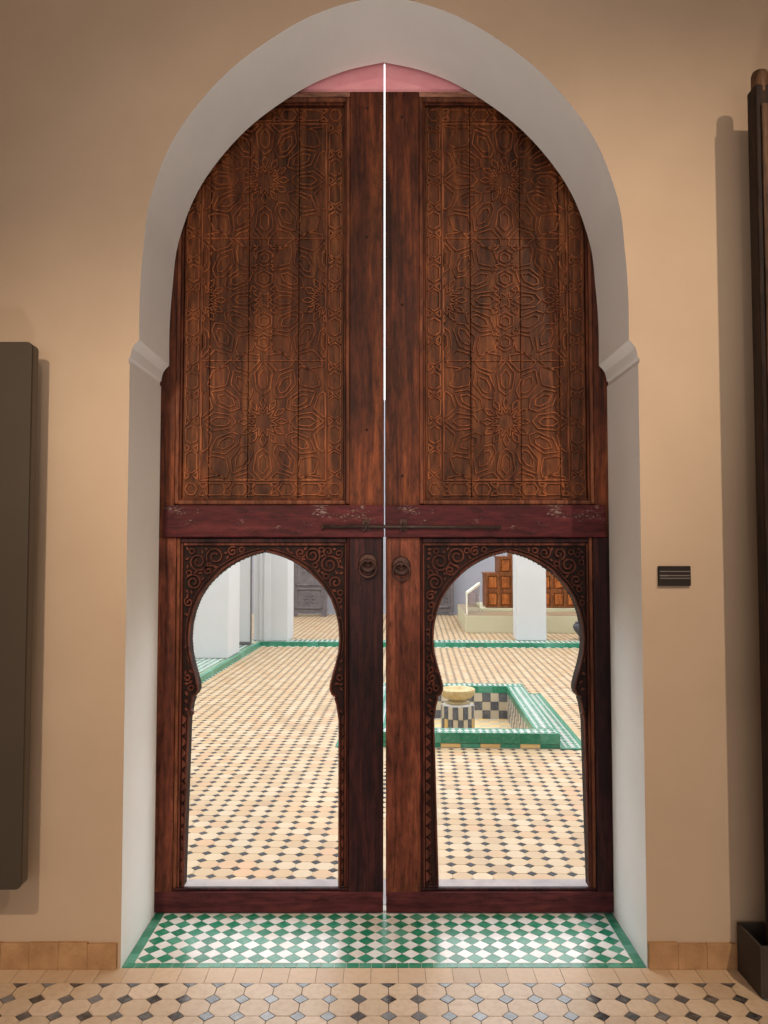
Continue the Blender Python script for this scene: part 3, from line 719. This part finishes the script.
# ---- raised galleries round the court
gf = CB(); gf.box(-7, 8, BF + 0.03, BW, -0.5, ZG - 0.0025); gf.box(-7, AL - 0.03, 4.05, BF + 0.03, -0.5, ZG - 0.0025); gf.box(AR + 0.03, 8, 4.3, BF + 0.03, -0.5, ZG - 0.0025)
gfl = gf.build('floor_gallery', 'grout_court'); tag(gfl, 'raised gallery floor with green glazed nosing tiles around the courtyard', 'floor', kind='structure')
nl = 0.165
m_no = shared('nosing_tile', MB().prism_z([(-nl / 2 + .0015, -0.032), (nl / 2 - .0015, -0.032), (nl / 2 - .0015, 0.032), (-nl / 2 + .0015, 0.032)], -0.068, 0), 'tile_green')
for i in range(int((AR - AL) / nl) + 1):
    piece('nosing_tile', m_no, gfl, (*W(AL - 0.03 + nl * (i + 0.5), BF + 0.032), ZG), -TH)
for i in range(int((BF - 4.4) / nl)):
    piece('nosing_tile', m_no, gfl, (*W(AL - 0.032, BF - nl * (i + 0.5)), ZG), math.pi / 2 - TH)
    piece('nosing_tile', m_no, gfl, (*W(AR + 0.032, BF - nl * (i + 0.5)), ZG), math.pi / 2 - TH)
bg_, bwt = CB(), CB(); d = 0.085
def band(a0, a1, b0, b1):
    na, nb_ = int(round((a1 - a0) / d)), int(round((b1 - b0) / d))
    for i in range(na):
        for j in range(nb_):
            c = (a0 + d * (i + .5), b0 + d * (j + .5))
            bg_.prism_z([(c[0] + x, c[1] + y) for x, y in dia(d / 2 - .001)], ZG - .004, ZG)
            c = (a0 + d * (i + 1), b0 + d * (j + 1))
            if i < na - 1 and j < nb_ - 1: bwt.prism_z([(c[0] + x, c[1] + y) for x, y in dia(d / 2 - .001)], ZG - .004, ZG)
        for bb_, sg in ((b0, 1), (b1, -1)):
            a = a0 + d * (i + 1)
            if i < na - 1: bwt.prism_z([(a - d / 2, bb_), (a + d / 2, bb_), (a, bb_ + sg * d / 2)], ZG - .004, ZG)
band(AL - 0.6, AR + 0.6, BF + 0.066, BF + 0.066 + 4 * d)
band(AL - 0.066 - 7 * d, AL - 0.066, 4.2, 4.2 + d * 108)
band(AR + 0.066, AR + 0.066 + 5 * d, 4.4, 4.4 + d * 106)
tag(bg_.build('green_band_tiles', 'tile_green_stuff', gfl), kind='stuff'); tag(bwt.build('white_band_tiles', 'tile_white_stuff', gfl), kind='stuff')
go, gi = CB(), CB()
for j in range(int((BW - BF - 0.45) / A)):
    for i in range(-38, 68):
        a, b = A * i, BF + 0.47 + A * j
        go.prism_z([(a + x, b + y) for x, y in octa(A / 2, CUT, G)], ZG - .004, ZG)
        gi.prism_z([(a + .05 + x, b + .05 + y) for x, y in dia(CUT)], ZG - .004, ZG)
tag(go.build('octagon_tiles_beyond', 'tile_court_stuff', gfl), kind='stuff'); tag(gi.build('diamond_tiles_beyond', 'tile_court_insert_stuff', gfl), kind='stuff')

# walls, roofs and pillars of the galleries
tag(CB().box(-7, 8, BW, BW + 0.3, -0.3, 5.2).build('wall_gallery', 'plaster_lavender'), 'pale lavender back wall of the far gallery', 'wall', kind='structure')
tag(CB().box(-7.3, -7, 4, BW, -0.3, 5.2).build('wall_courtyard_left', 'plaster_court'), 'white outer wall of the left gallery', 'wall', kind='structure')
tag(CB().box(8, 8.3, 4.3, BW, -0.3, 5.2).build('wall_courtyard_right', 'plaster_court'), 'white outer wall of the right gallery', 'wall', kind='structure')
def pillar(nm, label, shapes, caps=4.6):
    p = thing(nm, (*W((shapes[0][0] + shapes[0][1]) / 2, (shapes[0][2] + shapes[0][3]) / 2), ZG), label, 'pillar', 'pillars of the courtyard galleries', 'structure')
    for k, (a0, a1, b0, b1) in enumerate(shapes):
        CB().box(a0, a1, b0, b1, ZG, caps).build('shaft' if k == 0 else 'pilaster', 'plaster_court', p, bevel=0.012)
    return p
pillar('pillar', 'broad white pillar on the left gallery, nearest in the left opening', [(-3.6, -2.71, 11.42, 12.15)])
pillar('pillar', 'stepped white corner pillar beside the dark grey carved door', [(-2.70, -2.21, 13.62, 14.25), (-2.82, -2.70, 13.70, 14.2), (-2.62, -2.50, 13.575, 13.62)])
pillar('pillar', 'plain white square pillar in front of the wooden pulpit', [(1.695, 2.20, 13.86, 14.40)])
pillar('pillar', 'white pillar of the right gallery hidden by the door', [(3.5, 4.1, 11.0, 11.6)])
pillar('pillar', 'white corner pillar of the right gallery hidden by the door', [(3.9, 4.5, 13.9, 14.5)])
sh = thing('folding_shutter', (*W(-3.0, 13.1), ZG), 'white upright shutter leaf between the two left pillars', 'shutter')
CB().box(-3.25, -2.736, 13.05, 13.10, ZG + 0.05, 3.2).build('leaf', 'plaster_court', sh, bevel=0.006)
CB().box(-2.735, -2.722, 13.04, 13.11, ZG + 0.0005, 3.2).build('edge_strip', 'grey_carved_wood', sh, bevel=0.004)
CB().box(-3.0, -2.74, 13.03, 13.13, ZG + 0.0005, ZG + 0.05).build('foot', 'grey_carved_wood', sh, bevel=0.004)

# ---- sunken pool with raised tiled curb
pool = thing('pool', (*W(PA, 7.9), ZC), 'sunken rectangular tiled pool with green glazed curb in the courtyard', 'pool')
ZT = 0.03; PF = -0.33; BI0, BI1 = PB0 + 0.18, PB1 - 0.18
sh_ = CB()
sh_.box(PA - PO + .01, PA + PO - .01, PB0 + .01, BI0 - .006, -0.5, ZT - .006); sh_.box(PA - PO + .01, PA + PO - .01, BI1 + .006, PB1 - .01, -0.5, ZT - .006)
sh_.box(PA - PO + .01, PA - PI_ - .006, BI0, BI1, -0.5, ZT - .006); sh_.box(PA + PI_ + .006, PA + PO - .01, BI0, BI1, -0.5, ZT - .006)
sh_.box(PA - PI_, PA + PI_, BI0, BI1, -0.5, PF)
sh_.build('curb_core', 'grout_pale', pool)
def wall_tiles(nm, mat, p0, p1, z0, z1, n, th, gap=0.0015, mat2=None, par=0):
    """row of upright tiles between two ground points of the courtyard frame"""
    ax, ay = p1[0] - p0[0], p1[1] - p0[1]; L = math.hypot(ax, ay); tl = L / n
    rz = math.atan2(ay, ax) - TH
    mesh = shared(nm, MB().box(-tl / 2 + gap, tl / 2 - gap, -th / 2, th / 2, gap, z1 - z0 - gap), mat)
    mesh2 = shared(nm, MB().box(-tl / 2 + gap, tl / 2 - gap, -th / 2, th / 2, gap, z1 - z0 - gap), mat2) if mat2 else mesh
    for i in range(n):
        t = (i + .5) / n
        piece(nm, mesh if (i + par) % 2 == 0 else mesh2, pool, (*W(p0[0] + ax * t, p0[1] + ay * t), z0), rz)
Lx, Rx = PA - PO, PA + PO
for (p0, p1, n) in (((Lx, PB0 + .003), (Rx, PB0 + .003), 10), ((Lx + .003, PB0 + .01), (Lx + .003, PB1), 15), ((Rx - .003, PB0 + .01), (Rx - .003, PB1), 15), ((Lx, PB1 - .003), (Rx, PB1 - .003), 10)):
    wall_tiles('curb_tile', 'tile_green', p0, p1, ZC + 0.035, ZT, n, 0.014)
    wall_tiles('base_tile', 'tile_ochre', p0, p1, ZC, ZC + 0.034, n, 0.010, mat2='tile_green')
il, ir = PA - PI_, PA + PI_
for (p0, p1, n) in (((il, BI1 + .002), (ir, BI1 + .002), 8), ((il - .002, BI0), (il - .002, BI1), 13), ((ir + .002, BI0), (ir + .002, BI1), 13)):
    wall_tiles('curb_tile', 'tile_green', p0, p1, ZT - 0.075, ZT - .003, n, 0.012)
    n2 = int(n * 1.75); hh = (ZT - 0.076 - PF) / 3
    for r in range(3): wall_tiles('checker_tile', 'tile_cream', p0, p1, PF + r * hh, PF + (r + 1) * hh, n2, 0.010, mat2='tile_slate', par=r)
# checker on the curb top and the aprons
cg, cw = CB(), CB(); dd = 0.0575
def checker(a0, a1, b0, b1, z, frame=0.018):
    cg.box(a0, a1, b0, b0 + frame, z - .006, z); cg.box(a0, a1, b1 - frame, b1, z - .006, z)
    cg.box(a0, a0 + frame, b0 + frame, b1 - frame, z - .006, z); cg.box(a1 - frame, a1, b0 + frame, b1 - frame, z - .006, z)
    a0 += frame + .001; a1 -= frame + .001; b0 += frame + .001; b1 -= frame + .001
    na, nb_ = max(1, round((a1 - a0) / dd)), max(1, round((b1 - b0) / dd)); ea, eb = (a1 - a0) / na, (b1 - b0) / nb_
    for i in range(na):
        for j in range(nb_):
            c = (a0 + ea * (i + .5), b0 + eb * (j + .5))
            cg.prism_z([(c[0] + x * ea, c[1] + y * eb) for x, y in dia(0.47)], z - .006, z)
    cw.box(a0, a1, b0, b1, z - .009, z - .0012)
checker(Lx, Rx, PB0, BI0 - .001, ZT); checker(Lx, Rx, BI1 + .001, PB1, ZT)
checker(Lx, il - .001, BI0, BI1, ZT); checker(ir + .001, Rx, BI0, BI1, ZT)
cw.box(PA - AP, Lx, PB0, PB1, -0.5, ZC - .006); cw.box(Rx, PA + AP, PB0, PB1, -0.5, ZC - .006)
checker(PA - AP, Lx - .002, PB0 - .03, PB1 + .03, ZC + .006, 0.045); checker(Rx + .002, PA + AP, PB0 - .03, PB1 + .03, ZC + .006, 0.045)
tag(cg.build('green_checker', 'tile_green_stuff', pool), kind='stuff'); tag(cw.build('white_checker', 'tile_white_stuff', pool), kind='stuff')
pf1, pf2 = CB(), CB(); e = 0.105
for i in range(12):
    for j in range(21):
        a, b = il + e * i, BI0 + e * j
        (pf1 if (i + j) % 2 else pf2).box(a + .001, a + e - .001, b + .001, min(b + e - .001, BI1), PF - .003, PF + .004)
tag(pf1.build('pool_floor_tiles', 'tile_cream', pool), kind='stuff'); tag(pf2.build('pool_floor_dark_tiles', 'tile_ochre', pool), kind='stuff')

# ---- fountain in the pool
FA, FB = 0.385, 7.86; fc = W(FA, FB)
ft = thing('fountain', (*fc, PF), 'small yellow marble bowl fountain on a checkered tile pedestal in the pool', 'fountain')
MB().lathe([(0.150, 0), (0.150, 0.362), (0.140, 0.372), (0.09, 0.378)], (*fc, PF + .004), 12).build('pedestal', 'grout_pale', ft)
cm = ('tile_cream', 'tile_slate', 'tile_ochre')
ptm = {}
for mt in cm: ptm[mt] = shared('pedestal_tile', MB().box(-0.0225, 0.0225, -0.008, 0.004, 0.002, 0.117), mt)
for r in range(3):
    for k in range(20):
        an = 2 * math.pi * (k + .3) / 20
        piece('pedestal_tile', ptm['tile_ochre' if (k * 2 + r) % 7 == 0 else cm[(k + r) % 2]], ft, (fc[0] + 0.153 * math.sin(an), fc[1] - 0.153 * math.cos(an), PF + .008 + r * 0.119), an)
MB().lathe([(0.06, 0), (0.11, 0.006), (0.125, 0.018), (0.08, 0.032), (0.07, 0.045), (0.10, 0.052)], (*fc, PF + 0.372), 20).build('neck', 'marble_yellow', ft, smooth=True)
nfl = 20; vs = []; bo = MB()
prof = [(0.09, 0.0), (0.135, 0.018), (0.160, 0.055), (0.168, 0.092), (0.164, 0.100), (0.152, 0.098), (0.145, 0.08), (0.11, 0.05), (0.0, 0.045)]
N = nfl * 4
for r, h in prof:
    for k in range(N):
        a = 2 * math.pi * k / N; q = 1 + (0.05 * abs(math.sin(a * nfl / 2)) - 0.025 if 0.01 < h < 0.095 and r > 0.13 and r not in (0.145, 0.152) else 0)
        vs.append((fc[0] + r * q * math.cos(a), fc[1] + r * q * math.sin(a), PF + 0.418 + h))
bo.add(vs, [(i * N + k, i * N + (k + 1) % N, (i + 1) * N + (k + 1) % N, (i + 1) * N + k) for i in range(len(prof) - 1) for k in range(N)] + [tuple(range(N - 1, -1, -1))])
bo.build('bowl', 'marble_yellow', ft, smooth=True)

# ---- display platform, glass screen and wooden pulpit in the far gallery
dp = thing('display_platform', (*W(2.6, 16.5), ZG), 'long low cream display platform under the wooden pulpit', 'platform')
CB().box(0.90, 5.6, 15.12, 18.2, ZG, 0.30).build('base', 'platform_cream', dp, bevel=0.006)
CB().box(0.91, 5.59, 15.13, 18.19, 0.3005, 0.312).build('top_reflection', 'platform_reflection', dp)  # sheet carrying the painted brown reflection
CB().box(1.26, 5.5, 16.0, 17.9, 0.3125, 0.375).build('upper_step', 'platform_cream', dp, bevel=0.004)
gs = thing('glass_screen', (*W(0.95, 15.3), 0.312), 'clear glass screen with sloping cream rail at the platform end', 'screen')
pa, pb = W(0.93, 15.2), W(1.22, 16.0)
dx, dy = pb[0] - pa[0], pb[1] - pa[1]; L_ = math.hypot(dx, dy); nx_, ny_ = -dy / L_ * 0.006, dx / L_ * 0.006
def strip(mb, z0a, z1a, z0b, z1b, k=1.0):
    mb.add([(pa[0] - nx_ * k, pa[1] - ny_ * k, z0a), (pa[0] + nx_ * k, pa[1] + ny_ * k, z0a), (pa[0] + nx_ * k, pa[1] + ny_ * k, z1a), (pa[0] - nx_ * k, pa[1] - ny_ * k, z1a),
            (pb[0] - nx_ * k, pb[1] - ny_ * k, z0b), (pb[0] + nx_ * k, pb[1] + ny_ * k, z0b), (pb[0] + nx_ * k, pb[1] + ny_ * k, z1b), (pb[0] - nx_ * k, pb[1] - ny_ * k, z1b)],
           [(0, 1, 2, 3), (4, 7, 6, 5), (0, 4, 5, 1), (1, 5, 6, 2), (2, 6, 7, 3), (3, 7, 4, 0)]); return mb
strip(MB(), 0.313, 0.70, 0.313, 0.83).build('pane', 'glass_screen', gs)
strip(MB(), 0.702, 0.745, 0.832, 0.885, 4).build('rail', 'white_frame', gs)
MB().box(pa[0] - 0.022, pa[0] + 0.006, pa[1] - 0.03, pa[1] - 0.008, 0.313, 0.745).build('post', 'white_frame', gs)
pu = thing('wooden_pulpit', (*W(2.5, 16.5), 0.375), 'stepped brown wooden pulpit with square panels behind the white pillar', 'pulpit')
c0 = 1.365; cwid = 0.262
for k in range(11):
    top = 1.04 + 0.335 * (max(k, 0) + (0 if k == 0 else 0)); a0 = c0 + cwid * k
    top = 1.04 + 0.335 * k if k < 5 else 2.38
    CB().box(a0 + .0005, a0 + cwid - .0005, 16.15, 17.0, 0.376, top).build('carcass', 'wood_pulpit', pu, bevel=0.004)
    if k < 5: CB().box(a0 - 0.015, a0 + cwid - 0.016, 16.12, 17.02, top + .0005, top + 0.03).build('tread', 'wood_pulpit', pu, bevel=0.004)
    nr = int(round((top - 0.375) / 0.335))
    for r in range(nr):
        z0 = 0.385 + r * 0.333
        for (u0, u1, v0, v1) in ((0.0, 0.035, 0, 0.333), (cwid - 0.035, cwid, 0, 0.333), (0.035, cwid - 0.035, 0, 0.04), (0.035, cwid - 0.035, 0.293, 0.333)):
            CB().box(a0 + u0 + .001, a0 + u1 - .001, 16.118, 16.1495, z0 + v0, z0 + v1 - .001).build('panel_frame', 'wood_pulpit', pu)
        CB().box(a0 + 0.048, a0 + cwid - 0.048, 16.128, 16.1495, z0 + 0.055, z0 + 0.278).build('panel', 'wood_pulpit_panel', pu, bevel=0.012)
# ---- old grey doors against the back wall
def grey_door(a0, a1, b, label):
    t = thing('carved_grey_door', (*W((a0 + a1) / 2, b), ZG), label, 'door', 'grey carved doors in the far gallery')
    CB().box(a0, a1, b, b + 0.08, 0.06, 3.0).build('leaf', 'grey_carved_wood', t, bevel=0.008)
    for aa in (a0 + 0.02, a1 - 0.14): CB().box(aa, aa + 0.12, b - 0.03, b + 0.11, ZG, 0.059).build('foot', 'grey_carved_wood', t, bevel=0.004)
    wd = a1 - a0
    for z0, z1 in ((0.18, 0.62), (0.72, 1.55), (1.65, 2.85)):
        for q in (((0.12, z0), (wd - 0.12, z0)), ((0.12, z1), (wd - 0.12, z1)), ((0.12, z0), (0.12, z1)), ((wd - 0.12, z0), (wd - 0.12, z1))):
            CB().box(a0 + q[0][0] - 0.02, a0 + q[1][0] + 0.02, b - 0.025, b - .0005, q[0][1] - 0.02, q[1][1] + 0.02).build('moulding', 'grey_carved_wood', t, bevel=0.006)
        zc, ac, rr = (z0 + z1) / 2, (a0 + a1) / 2, min(0.17, (z1 - z0) * 0.3)
        m = CB()
        for k in range(8):
            an_ = k * math.pi / 4; p_ = [(ac + rr * .3 * math.cos(an_), zc + rr * .3 * math.sin(an_)), (ac + rr * .8 * math.cos(an_ - .25), zc + rr * .8 * math.sin(an_ - .25)), (ac + rr * 1.2 * math.cos(an_), zc + rr * 1.2 * math.sin(an_)), (ac + rr * .8 * math.cos(an_ + .25), zc + rr * .8 * math.sin(an_ + .25))]
            m.prism_xz(p_, b - 0.02, b, 0.008)
        m.build('rosette', 'grey_carved_wood', t)
    return t
grey_door(-2.95, -2.11, 18.65, 'dark grey carved door propped beside the stepped corner pillar')
grey_door(0.30, 0.86, 19.1, 'grey panelled door against the lavender wall left of the platform')
# ---- dark pot on the gallery edge
pc = W(2.90, 14.05)
pt = thing('dark_pot', (*pc, ZG), 'dark grey rounded pot at the right edge of the right opening', 'pot')
MB().lathe([(0.11, 0), (0.12, 0.015), (0.10, 0.03), (0.14, 0.09), (0.20, 0.17), (0.215, 0.22), (0.20, 0.265), (0.17, 0.285)], (*pc, ZG), 28).build('body', 'dark_pot', pt, smooth=True)
MB().lathe([(0.165, 0), (0.178, 0.006), (0.180, 0.018), (0.165, 0.024)], (*pc, ZG + 0.2855), 28).build('rim', 'dark_pot', pt, smooth=True)
